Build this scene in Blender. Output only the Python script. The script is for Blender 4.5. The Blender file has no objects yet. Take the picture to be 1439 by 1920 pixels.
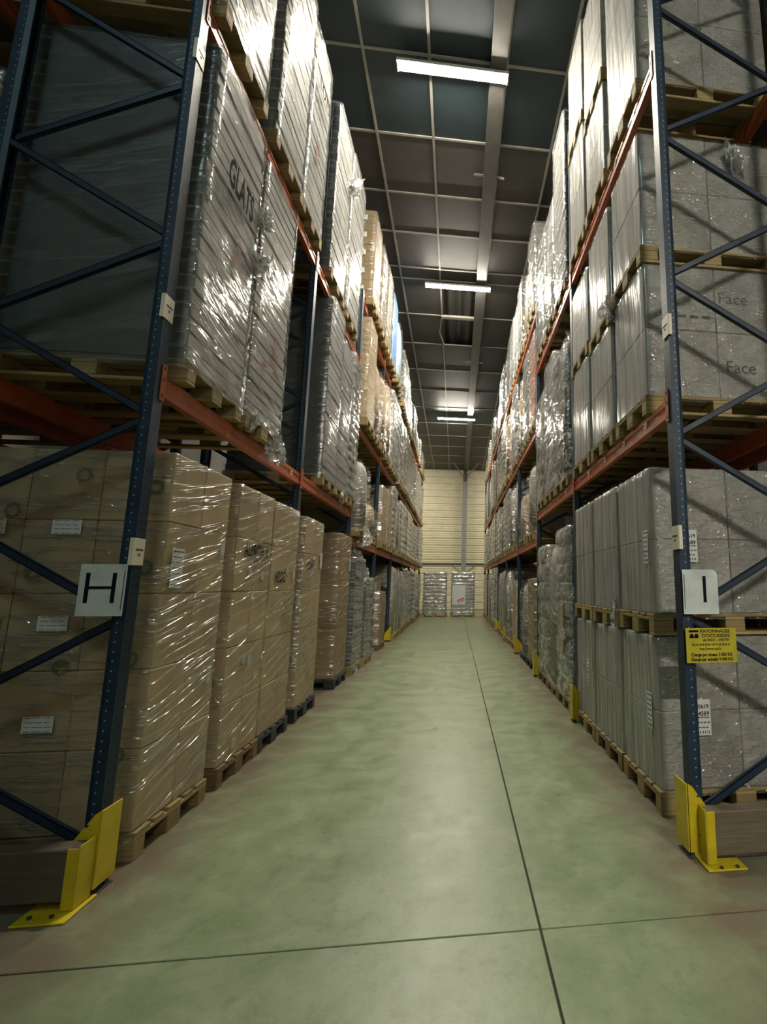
import bpy, math, random
import numpy as np
from mathutils import Vector, Matrix

random.seed(7)
RNG = np.random.default_rng(11)
SC = bpy.context.scene
COL = SC.collection

# ------------------------------------------------------------------ camera
CAMH = 1.48
cam_d = bpy.data.cameras.new('camera')
cam = bpy.data.objects.new('camera', cam_d)
COL.objects.link(cam)
SC.camera = cam
# rows: camera right, down, forward in world axes (X across the aisle, Y down the aisle, Z up)
_R = Vector((0.99178, -0.12794, 0.00192)).normalized()
_F = Vector((0.12591, 0.97875, 0.16203)).normalized()
_D = _F.cross(_R).normalized()
_R = _D.cross(_F).normalized()
M3 = Matrix((_R, -_D, -_F)).transposed()
cam.matrix_world = Matrix.Translation((0, 0, CAMH)) @ M3.to_4x4()
cam_d.sensor_fit = 'AUTO'
cam_d.sensor_width = 36.0
cam_d.lens = 940.6037 / 1920 * 36.0
cam_d.shift_x = (719.5 - 978.175) / 1920
cam_d.shift_y = (942.796 - 960.0) / 1920
cam_d.clip_start = 0.05
cam_d.clip_end = 200

# ------------------------------------------------------------------ world, exposure
w = bpy.data.worlds.new('world')
SC.world = w
w.use_nodes = True
w.node_tree.nodes['Background'].inputs[0].default_value = (0.5, 0.55, 0.6, 1)
w.node_tree.nodes['Background'].inputs[1].default_value = 0.02
SC.view_settings.view_transform = 'Standard'
SC.view_settings.look = 'None'
SC.view_settings.gamma = 1
SC.view_settings.use_curve_mapping = False
SC.view_settings.exposure = 1.28
SC.cycles.max_bounces = 4
SC.cycles.diffuse_bounces = 3
SC.cycles.glossy_bounces = 2
SC.cycles.transparent_max_bounces = 8
SC.cycles.use_adaptive_sampling = True
SC.cycles.adaptive_threshold = 0.1
SC.cycles.use_light_tree = False
SC.cycles.caustics_reflective = False
SC.cycles.sample_clamp_indirect = 4.0
LAMP_POWER = 225.0
LAMP_COLOR = (1.0, 0.93, 0.78)

# ------------------------------------------------------------------ materials
MATS = {}


class NT:
    def __init__(s, name):
        s.m = bpy.data.materials.new(name)
        s.m.use_nodes = True
        s.t = s.m.node_tree
        s.t.nodes.clear()
        s.out = s.t.nodes.new('ShaderNodeOutputMaterial')
        MATS[name] = s.m

    def n(s, ty, **kw):
        nd = s.t.nodes.new('ShaderNode' + ty)
        for k, v in kw.items():
            if k.startswith('_'):
                setattr(nd, k[1:], v)
            else:
                key = int(k[1:]) if k[0] == 'i' and k[1:].isdigit() else k.replace('__', ' ')
                s.put(nd.inputs[key], v)
        return nd

    def put(s, sock, v):
        if isinstance(v, bpy.types.NodeSocket):
            s.t.links.new(v, sock)
        elif isinstance(v, bpy.types.Node):
            s.t.links.new(v.outputs[0], sock)
        else:
            if sock.type == 'RGBA' and len(v) == 3:
                v = (*v, 1)
            sock.default_value = v

    def surf(s, sh):
        s.t.links.new(sh.outputs[0], s.out.inputs[0])
        return s.m

    def coords(s, scale=(1, 1, 1), kind='Object', rot=(0, 0, 0), loc=(0, 0, 0)):
        if kind == 'World':
            src = s.n('NewGeometry').outputs['Position']
        else:
            src = s.n('TexCoord').outputs[kind]
        if any(rot):
            src = s.n('Mapping', Vector=src, Rotation=rot).outputs[0]
        mp = s.n('Mapping', Vector=src, Scale=scale, Location=loc)
        return mp.outputs[0]

    def noise(s, vec, scale=5.0, detail=4.0, rough=0.55, dist=0.0):
        return s.n('TexNoise', Vector=vec, Scale=scale, Detail=detail, Roughness=rough, Distortion=dist).outputs[0]

    def ramp(s, fac, a, b, c0=(0, 0, 0), c1=(1, 1, 1)):
        r = s.n('ValToRGB', Fac=fac)
        e = r.color_ramp.elements
        e[0].position, e[1].position = a, b
        e[0].color, e[1].color = (*c0, 1), (*c1, 1)
        return r.outputs[0]

    def mix(s, fac, a, b, mode='MIX'):
        m = s.n('Mix', _data_type='RGBA', _blend_type=mode)
        s.put(m.inputs[0], fac)
        s.put(m.inputs[6], a)
        s.put(m.inputs[7], b)
        return m.outputs[2]

    def math(s, op, a, b=0.0, clamp=False):
        m = s.n('Math', _operation=op, i0=a, i1=b)
        m.use_clamp = clamp
        return m.outputs[0]

    def bump(s, h, strength=0.3, dist=0.01):
        return s.n('Bump', Height=h, Strength=strength, Distance=dist).outputs[0]

    def bsdf(s, **kw):
        return s.n('BsdfPrincipled', **kw)


def plain(name, col, rough=0.6, metal=0.0, var=0.15, vscale=6.0, bump=0.0, spec=0.5, kind='Object', coat=0.0):
    t = NT(name)
    v = t.coords(kind=kind)
    nz = t.noise(v, vscale, 5)
    c = t.mix(t.ramp(nz, 0.3, 0.7), tuple(x * (1 - var) for x in col), tuple(min(1, x * (1 + var)) for x in col))
    b = t.bsdf(**{'Base__Color': c, 'Roughness': rough, 'Metallic': metal, 'Specular__IOR__Level': spec, 'Coat__Weight': coat})
    if bump:
        t.put(b.inputs['Normal'], t.bump(t.noise(v, vscale * 6, 4), bump, 0.01))
    return t.surf(b)


def mk_floor():
    t = NT('floor_concrete')
    v = t.coords(kind='World')
    big = t.noise(v, 0.7, 6, 0.6)
    mid = t.noise(v, 3.5, 8, 0.65, 0.4)
    fine = t.noise(v, 40, 4)
    c = t.mix(t.ramp(big, 0.32, 0.68), (0.138, 0.192, 0.090), (0.216, 0.272, 0.142))
    c = t.mix(t.math('MULTIPLY', t.ramp(mid, 0.40, 0.66), 0.65), c, (0.285, 0.325, 0.196))
    c = t.mix(t.math('MULTIPLY', t.ramp(t.noise(v, 1.7, 9, 0.75, 0.8), 0.52, 0.72), 0.45), c, (0.108, 0.130, 0.076))
    c = t.mix(t.math('MULTIPLY', t.ramp(fine, 0.40, 0.62), 0.55), c, (0.215, 0.245, 0.150))
    c = t.mix(t.math('MULTIPLY', t.ramp(t.noise(v, 14, 5, 0.7), 0.50, 0.68), 0.45), c, (0.112, 0.140, 0.078))
    # brown dust swept up against the foot of both racks
    sx = t.n('SeparateXYZ', Vector=v).outputs[0]
    d = t.math('ABSOLUTE', t.math('ADD', sx, 0.17))
    e = t.n('MapRange', Value=d, i1=1.05, i2=1.50, i3=0.0, i4=1.3).outputs[0]
    dirt = t.math('MULTIPLY', e, t.ramp(t.noise(v, 2.6, 7, 0.72), 0.30, 0.58), True)
    c = t.mix(t.math('MULTIPLY', dirt, 0.95), c, (0.150, 0.120, 0.080))
    r = t.n('MapRange', Value=mid, i1=0.3, i2=0.7, i3=0.26, i4=0.44).outputs[0]
    b = t.bsdf(**{'Base__Color': c, 'Roughness': r, 'Specular__IOR__Level': 0.55})
    t.put(b.inputs['Normal'], t.bump(t.noise(v, 9, 8, 0.7), 0.10, 0.02))
    t.surf(b)


def mk_wood(name, c0, c1):
    t = NT(name)
    v = t.coords((1, 1, 1), 'World')
    oi = t.n('ObjectInfo').outputs['Random']
    g = t.noise(t.coords((2, 40, 40)), 2.0, 6, 0.6, 0.8)
    m = t.noise(v, 3.0, 4)
    c = t.mix(t.ramp(g, 0.3, 0.75), c0, c1)
    c = t.mix(t.math('MULTIPLY', t.ramp(m, 0.45, 0.75), 0.35), c, tuple(x * 0.55 for x in c0))
    hsv = t.n('HueSaturation', Color=c, Value=t.n('MapRange', Value=oi, i3=0.75, i4=1.2).outputs[0])
    b = t.bsdf(**{'Base__Color': hsv.outputs[0], 'Roughness': 0.75, 'Specular__IOR__Level': 0.25})
    t.put(b.inputs['Normal'], t.bump(g, 0.25, 0.004))
    t.surf(b)


def mk_carton(name, c0, c1, stripe=0.0, print_=None):
    t = NT(name)
    v = t.coords()
    oi = t.n('ObjectInfo').outputs['Random']
    nz = t.noise(t.coords((1, 1, 1), 'World'), 4.0, 5)
    c = t.mix(t.ramp(nz, 0.3, 0.7), c0, c1)
    fl = t.noise(t.coords((60, 60, 1.2)), 2.0, 3)
    c = t.mix(t.math('MULTIPLY', t.ramp(fl, 0.45, 0.7), 0.12 + stripe), c, tuple(x * 0.7 for x in c0))
    hsv = t.n('HueSaturation', Color=c, Value=t.n('MapRange', Value=oi, i3=0.86, i4=1.1).outputs[0])
    b = t.bsdf(**{'Base__Color': hsv.outputs[0], 'Roughness': 0.62, 'Specular__IOR__Level': 0.3})
    t.put(b.inputs['Normal'], t.bump(fl, 0.2, 0.004))
    t.surf(b)


def mk_film(name, lo, hi, stretch=(1, 1, 1), rot=(0, 0, 0), scale=5.0, bstr=0.6, rough=0.14, tint=(0.62, 0.63, 0.61), gloss=0.5, width=0.16):
    """stretch film: see-through where taut, shiny and whitish along its creases"""
    t = NT(name)
    v = t.coords(stretch, 'World', rot)
    a = t.noise(v, scale, 3, 0.62, 0.15)
    r = t.math('MULTIPLY', t.math('ABSOLUTE', t.math('SUBTRACT', a, 0.5)), 2.0)
    crease = t.n('MapRange', Value=r, i1=0.0, i2=width, i3=1.0, i4=0.0).outputs[0]
    nrm = t.bump(t.math('ADD', a, t.math('MULTIPLY', crease, 0.12)), bstr, 0.05)
    fac = t.math('ADD', t.math('MULTIPLY', crease, hi - lo), lo)
    df = t.n('BsdfDiffuse', Color=(*tint, 1), Normal=nrm)
    gl = t.n('BsdfGlossy', Color=(0.95, 0.95, 0.93, 1), Roughness=rough, Normal=nrm)
    mg = t.n('MixShader', Fac=gloss)
    t.t.links.new(df.outputs[0], mg.inputs[1])
    t.t.links.new(gl.outputs[0], mg.inputs[2])
    tr = t.n('BsdfTransparent', Color=(0.97, 0.97, 0.96, 1))
    mx = t.n('MixShader', Fac=fac)
    t.t.links.new(tr.outputs[0], mx.inputs[1])
    t.t.links.new(mg.outputs[0], mx.inputs[2])
    t.surf(mx)


def mk_shiny(name, c0, c1, stretch=(1, 1, 2.4)):
    """goods under tight film, seen from far: the film is part of the surface"""
    t = NT(name)
    v = t.coords(stretch, 'World')
    a = t.noise(v, 5.0, 3, 0.6, 0.8)
    oi = t.n('ObjectInfo').outputs['Random']
    c = t.mix(t.ramp(a, 0.35, 0.65), c0, c1)
    hsv = t.n('HueSaturation', Color=c, Value=t.n('MapRange', Value=oi, i3=0.75, i4=1.15).outputs[0])
    b = t.bsdf(**{'Base__Color': hsv.outputs[0], 'Roughness': 0.2, 'Specular__IOR__Level': 0.9, 'Coat__Weight': 1.0, 'Coat__Roughness': 0.08, 'Metallic': 0.25})
    nrm = t.bump(a, 0.9, 0.05)
    t.put(b.inputs['Normal'], nrm)
    t.put(b.inputs['Coat Normal'], nrm)
    t.surf(b)


def mk_upright():
    """blue paint with the punched slot rows of rack posts (slots are a few pixels wide)"""
    t = NT('blue_paint')
    tc = t.n('TexCoord').outputs['Object']
    s = t.n('SeparateXYZ', Vector=tc)
    nrm = t.n('SeparateXYZ', Vector=t.n('NewGeometry').outputs['Normal'])
    fz = t.math('FRACT', t.math('MULTIPLY', s.outputs[2], 20.0))
    dz = t.math('ABSOLUTE', t.math('SUBTRACT', fz, 0.5))
    inz = t.math('LESS_THAN', dz, 0.24)
    ay = t.math('ABSOLUTE', s.outputs[1])
    iny = t.math('MULTIPLY', t.math('GREATER_THAN', ay, 0.012), t.math('LESS_THAN', ay, 0.026))
    facex = t.math('GREATER_THAN', t.math('ABSOLUTE', nrm.outputs[0]), 0.8)
    slot = t.math('MULTIPLY', t.math('MULTIPLY', inz, iny), facex)
    ax = t.math('ABSOLUTE', t.math('ADD', s.outputs[0], 0.0))
    dot = t.math('MULTIPLY', t.math('LESS_THAN', dz, 0.075), t.math('LESS_THAN', ax, 0.004))
    dot = t.math('MULTIPLY', dot, t.math('GREATER_THAN', t.math('ABSOLUTE', nrm.outputs[1]), 0.8))
    v = t.coords(kind='World')
    nz = t.noise(v, 9, 6)
    c = t.mix(t.ramp(nz, 0.3, 0.7), (0.008, 0.021, 0.042), (0.014, 0.037, 0.066))
    c = t.mix(t.math('MULTIPLY', t.ramp(t.noise(v, 30, 5, 0.7), 0.62, 0.7), 0.35), c, (0.16, 0.19, 0.22))
    c = t.mix(slot, c, (0.004, 0.005, 0.008))
    c = t.mix(dot, c, (0.30, 0.34, 0.35))  # pale dots: light showing through the holes, put into the paint colour
    b = t.bsdf(**{'Base__Color': c, 'Roughness': 0.5, 'Specular__IOR__Level': 0.4})
    t.surf(b)


def mk_paint(name, col, wear, rough=0.45, amount=0.66):
    t = NT(name)
    v = t.coords(kind='World')
    nz = t.noise(v, 8, 6)
    c = t.mix(t.ramp(nz, 0.3, 0.7), tuple(x * 0.82 for x in col), tuple(min(1, x * 1.12) for x in col))
    c = t.mix(t.ramp(t.noise(v, 22, 7, 0.72), amount, amount + 0.06), c, wear)
    b = t.bsdf(**{'Base__Color': c, 'Roughness': rough})
    t.put(b.inputs['Normal'], t.bump(t.noise(v, 40, 4), 0.08, 0.005))
    t.surf(b)


def mk_emit(name, col, strength):
    t = NT(name)
    e = t.n('Emission', Color=(*col, 1), Strength=strength)
    t.surf(e)


mk_floor()
mk_wood('pallet_wood', (0.235, 0.170, 0.076), (0.40, 0.31, 0.150))
mk_wood('pallet_wood_old', (0.15, 0.095, 0.05), (0.27, 0.185, 0.105))
mk_wood('rail_timber', (0.090, 0.074, 0.048), (0.160, 0.130, 0.088))
plain('black_plastic', (0.018, 0.02, 0.024), 0.5, 0, 0.3)
mk_carton('kraft', (0.365, 0.275, 0.158), (0.470, 0.366, 0.226))
mk_carton('kraft_dark', (0.240, 0.168, 0.084), (0.320, 0.230, 0.125))
mk_carton('grey_carton', (0.290, 0.284, 0.262), (0.385, 0.377, 0.350), 0.15)
mk_carton('white_board', (0.27, 0.265, 0.25), (0.42, 0.415, 0.40), 0.15)
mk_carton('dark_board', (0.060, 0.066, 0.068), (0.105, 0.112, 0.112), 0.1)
mk_carton('lilac_board', (0.30, 0.28, 0.30), (0.42, 0.40, 0.42), 0.1)
mk_carton('blue_board', (0.08, 0.17, 0.42), (0.14, 0.26, 0.55))
mk_carton('sky_board', (0.30, 0.48, 0.66), (0.42, 0.60, 0.76))
mk_carton('tray_grey', (0.22, 0.225, 0.225), (0.36, 0.365, 0.36), 0.1)
mk_carton('rust_board', (0.33, 0.16, 0.10), (0.42, 0.22, 0.14))
mk_film('film_clear', 0.05, 0.55, (0.6, 0.35, 5.0), (-0.24, 0, 0), 2.4, 0.95, 0.15, gloss=.72, width=.08)
mk_film('film_pleat', 0.10, 0.50, (1.0, 5.0, 0.20), (0.03, 0, 0), 2.4, 1.0, 0.20, (0.58, 0.58, 0.56), gloss=.40, width=.20)
mk_film('film_pleat_end', 0.10, 0.48, (2.6, 1.0, 6.0), (0, 0.06, 0), 3.4, 0.85, 0.14, (0.5, 0.5, 0.48), gloss=.68, width=.12)
mk_film('film_sheet', 0.14, 0.60, (1.0, 0.40, 3.6), (0.20, 0, 0), 3.2, 0.65, 0.13, (0.46, 0.47, 0.46), gloss=.50, width=.15)
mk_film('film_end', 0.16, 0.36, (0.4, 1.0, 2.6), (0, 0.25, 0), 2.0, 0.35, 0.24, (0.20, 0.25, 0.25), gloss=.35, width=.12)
mk_film('film_silver', 0.22, 0.74, (1.0, 1.0, 1.9), (0.25, 0.2, 0), 3.6, 0.75, 0.11, gloss=.62, width=.20)
mk_film('film_loose', 0.30, 0.85, (2, 2, 2), (0, 0, 0), 5.0, 0.9, 0.12, (0.75, 0.76, 0.75), gloss=.5, width=.3)
mk_shiny('tray_wrapped', (0.24, 0.245, 0.245), (0.52, 0.525, 0.51))
mk_shiny('pale_wrapped', (0.26, 0.255, 0.24), (0.44, 0.43, 0.40))
mk_shiny('kraft_wrapped', (0.27, 0.19, 0.11), (0.42, 0.31, 0.19))
mk_shiny('rust_wrapped', (0.30, 0.15, 0.09), (0.42, 0.24, 0.16))
mk_shiny('lilac_wrapped', (0.26, 0.24, 0.26), (0.40, 0.38, 0.40))
mk_upright()
mk_paint('brace_blue', (0.010, 0.024, 0.047), (0.05, 0.05, 0.055), 0.45)
mk_paint('orange_paint', (0.420, 0.098, 0.030), (0.20, 0.09, 0.06), 0.42, 0.68)
mk_paint('yellow_paint', (0.560, 0.430, 0.012), (0.09, 0.075, 0.03), 0.45, 0.63)
mk_paint('yellow_sign', (0.500, 0.430, 0.030), (0.36, 0.31, 0.05), 0.4, 0.70)
mk_paint('sign_white', (0.60, 0.66, 0.64), (0.40, 0.40, 0.34), 0.35, 0.68)
plain('plate_cream', (0.70, 0.66, 0.52), 0.5, 0, 0.05)
plain('paper', (0.66, 0.68, 0.66), 0.6, 0, 0.05)
plain('ink', (0.010, 0.010, 0.014), 0.95, 0, 0.05, spec=0.05)
plain('print_grey', (0.09, 0.095, 0.09), 0.9, 0, 0.1, spec=0.1)
plain('green_print', (0.085, 0.125, 0.070), 0.7, 0, 0.1)
plain('red_print', (0.42, 0.13, 0.11), 0.8, 0, 0.3, 14)
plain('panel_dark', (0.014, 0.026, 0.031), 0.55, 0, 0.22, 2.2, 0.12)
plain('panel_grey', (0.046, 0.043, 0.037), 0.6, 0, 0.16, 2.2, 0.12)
plain('rail_white', (0.26, 0.25, 0.215), 0.45, 0, 0.08)
plain('roof_sheet', (0.10, 0.095, 0.085), 0.6, 0.2, 0.25)
plain('beam_grey', (0.085, 0.082, 0.074), 0.45, 0, 0.12)
plain('column_grey', (0.23, 0.235, 0.235), 0.5, 0, 0.1)
plain('column_dark', (0.055, 0.05, 0.045), 0.5, 0, 0.1)
plain('cladding', (0.66, 0.60, 0.42), 0.5, 0, 0.07, 3.0)
plain('side_wall', (0.42, 0.41, 0.36), 0.7, 0, 0.1, 1.0)
plain('joint_dirt', (0.05, 0.045, 0.03), 0.9, 0, 0.3)
plain('lamp_body', (0.45, 0.45, 0.43), 0.4, 0, 0.05)
plain('dark_steel', (0.05, 0.05, 0.055), 0.45, 0.3, 0.15)
plain('black_slot', (0.006, 0.006, 0.008), 0.8, 0, 0.1)
mk_emit('lamp_glow', LAMP_COLOR, LAMP_POWER)
mk_emit('lamp_glow_strong', (1.0, 0.94, 0.82), LAMP_POWER * 2.5)
mk_emit('fill_glow_cool', (0.66, 0.95, 1.0), LAMP_POWER * 0.24)

# ------------------------------------------------------------------ mesh helpers


class MB:
    def __init__(s):
        s.v, s.f, s.m = [], [], []

    def add(s, vs, fs, mi=0):
        o = len(s.v)
        s.v += [tuple(p) for p in vs]
        s.f += [tuple(i + o for i in q) for q in fs]
        s.m += [mi] * len(fs)
        return s

    def box(s, x0, x1, y0, y1, z0, z1, mi=0):
        vs = [(x, y, z) for z in (z0, z1) for y in (y0, y1) for x in (x0, x1)]
        return s.add(vs, [(0, 2, 3, 1), (4, 5, 7, 6), (0, 1, 5, 4), (2, 6, 7, 3), (0, 4, 6, 2), (1, 3, 7, 5)], mi)

    def cbox(s, x0, x1, y0, y1, z0, z1, c=0.004, mi=0):
        lo, hi = (x0, y0, z0), (x1, y1, z1)
        vs, idx = [], {}
        for k in range(8):
            b = (k & 1, k >> 1 & 1, k >> 2 & 1)
            for ax in range(3):
                p = []
                for a in range(3):
                    e = hi[a] if b[a] else lo[a]
                    if a != ax:
                        e += -c if b[a] else c
                    p.append(e)
                idx[k, ax] = len(vs)
                vs.append(p)
        ctr = Vector(((x0 + x1) / 2, (y0 + y1) / 2, (z0 + z1) / 2))
        fs = []

        def put(q):
            a, b_, c_ = (Vector(vs[i]) for i in q[:3])
            nn = (b_ - a).cross(c_ - a)
            mid = sum((Vector(vs[i]) for i in q), Vector()) / len(q)
            fs.append(tuple(q) if nn.dot(mid - ctr) > 0 else tuple(reversed(q)))
        for ax in range(3):
            o = [a for a in range(3) if a != ax]
            for side in (0, 1):
                q = []
                for (i, j) in ((0, 0), (1, 0), (1, 1), (0, 1)):
                    q.append(idx[(side << ax) | (i << o[0]) | (j << o[1]), ax])
                put(q)
            for (i, j) in ((0, 0), (1, 0), (1, 1), (0, 1)):
                k0 = (i << o[0]) | (j << o[1])
                k1 = k0 | (1 << ax)
                put([idx[k0, o[0]], idx[k0, o[1]], idx[k1, o[1]], idx[k1, o[0]]])
        for k in range(8):
            put([idx[k, 0], idx[k, 1], idx[k, 2]])
        return s.add(vs, fs, mi)

    def prism(s, prof, axis, a, b, mi=0):
        """extrude a closed 2D profile along an axis; the profile is in the two other axes in order"""
        n = len(prof)
        vs = []
        for t in (a, b):
            for (p, q) in prof:
                vs.append((t, p, q) if axis == 0 else (p, t, q) if axis == 1 else (p, q, t))
        fs = [tuple(range(n - 1, -1, -1)), tuple(range(n, 2 * n))]
        fs += [(i, (i + 1) % n, (i + 1) % n + n, i + n) for i in range(n)]
        ar = sum(prof[i][0] * prof[(i + 1) % n][1] - prof[(i + 1) % n][0] * prof[i][1] for i in range(n))
        if (ar > 0) == (axis == 1):
            fs = [tuple(reversed(q)) for q in fs]
        return s.add(vs, fs, mi)

    def bar(s, p, q, wd, th, up=(0, 1, 0), mi=0):
        """rectangular bar from p to q: wd across, th along up"""
        p, q, up = Vector(p), Vector(q), Vector(up)
        d = (q - p).normalized()
        u = (up - d * up.dot(d)).normalized()
        r = d.cross(u)
        vs = []
        for e in (p, q):
            for (i, j) in ((-1, -1), (1, -1), (1, 1), (-1, 1)):
                vs.append(e + r * (i * wd / 2) + u * (j * th / 2))
        fs = [(3, 2, 1, 0), (4, 5, 6, 7)] + [(i, (i + 1) % 4, (i + 1) % 4 + 4, i + 4) for i in range(4)]
        return s.add(vs, fs, mi)

    def cyl(s, c, r, h, n=10, axis=2, mi=0):
        prof = [(r * math.cos(2 * math.pi * i / n), r * math.sin(2 * math.pi * i / n)) for i in range(n)]
        o = [a for a in range(3) if a != axis]
        prof = [(p + c[o[0]], q + c[o[1]]) for p, q in prof]
        return s.prism(prof, axis, c[axis] - h / 2, c[axis] + h / 2, mi)

    def mesh(s, name, mat, smooth=False):
        me = bpy.data.meshes.new(name)
        me.from_pydata(s.v, [], s.f)
        for mm in (mat if isinstance(mat, (list, tuple)) else [mat]):
            me.materials.append(MATS[mm])
        if any(s.m):
            me.polygons.foreach_set('material_index', s.m)
        if smooth:
            me.polygons.foreach_set('use_smooth', [True] * len(me.polygons))
        me.update()
        return me

    def build(s, name, mat, parent=None, loc=(0, 0, 0), smooth=False):
        return place(name, s.mesh(name, mat, smooth), parent, loc)


def place(name, me, parent=None, loc=(0, 0, 0), rz=0.0):
    o = bpy.data.objects.new(name, me)
    COL.objects.link(o)
    o.location = loc
    if rz:
        o.rotation_euler.z = rz
    if parent is not None:
        o.parent = parent
    return o


def empty(name, loc, rz=0.0):
    return place(name, None, None, loc, rz)


def tag(o, label, cat, group=None):
    o['label'] = label
    o['category'] = cat
    if group:
        o['group'] = group
    return o


def struct(o):
    o['kind'] = 'structure'
    return o


CACHE = {}


def cached(key, fn):
    if key not in CACHE:
        CACHE[key] = fn()
    return CACHE[key]


def text_mesh(txt, size, mat, bold=0.0, depth=0.0, space=1.0, sx=1.0, key=None):
    """lettering as a mesh lying in its local XY plane, centred"""
    def mk():
        cu = bpy.data.curves.new('lettering', 'FONT')
        cu.body = txt
        cu.size = size
        cu.align_x = 'CENTER'
        cu.align_y = 'CENTER'
        cu.offset = bold
        cu.extrude = depth
        cu.space_character = space
        cu.resolution_u = 3
        ob = bpy.data.objects.new('lettering', cu)
        COL.objects.link(ob)
        dg = bpy.context.evaluated_depsgraph_get()
        me = bpy.data.meshes.new_from_object(ob.evaluated_get(dg))
        bpy.data.objects.remove(ob)
        me.name = 'lettering'
        if sx != 1.0:
            me.transform(Matrix.Diagonal((sx, 1, 1, 1)))
        me.materials.clear()
        me.materials.append(MATS[mat])
        return me
    return cached(('txt', txt, size, mat, bold, space, sx), mk)


def put_text(name, parent, txt, size, mat, loc, face, bold=0.0, space=1.0, sx=1.0, roll=0.0):
    """face: '-y' (towards the camera), '+x' or '-x' (towards the aisle)"""
    o = place(name, text_mesh(txt, size, mat, bold, 0.0, space, sx), parent, loc)
    rz = {'-y': 0.0, '+x': math.pi / 2, '-x': -math.pi / 2}[face]
    o.rotation_euler = (Matrix.Rotation(rz, 3, 'Z') @ Matrix.Rotation(math.pi / 2, 3, 'X') @ Matrix.Rotation(roll, 3, 'Z')).to_euler()
    return o


def fbm(u, v, seed, n=10, base=1.0, gain=0.72):
    r = np.random.default_rng(seed)
    out = np.zeros_like(u)
    f, a, tot = base, 1.0, 0.0
    for _ in range(n):
        th = r.uniform(0, 2 * math.pi)
        out += a * np.sin(2 * math.pi * f * (u * math.cos(th) + v * math.sin(th)) + r.uniform(0, 6.28) + 0.9 * out)
        tot += a
        f *= 1.37
        a *= gain
    return out / tot


# ------------------------------------------------------------------ room shell
CEIL0, CSL = 9.2, 0.01815
Y_BACK, Y_FRONT, X_L, X_R = 31.16, -6.95, -9.0, 9.8


def zc(y):
    return CEIL0 - CSL * y


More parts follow.
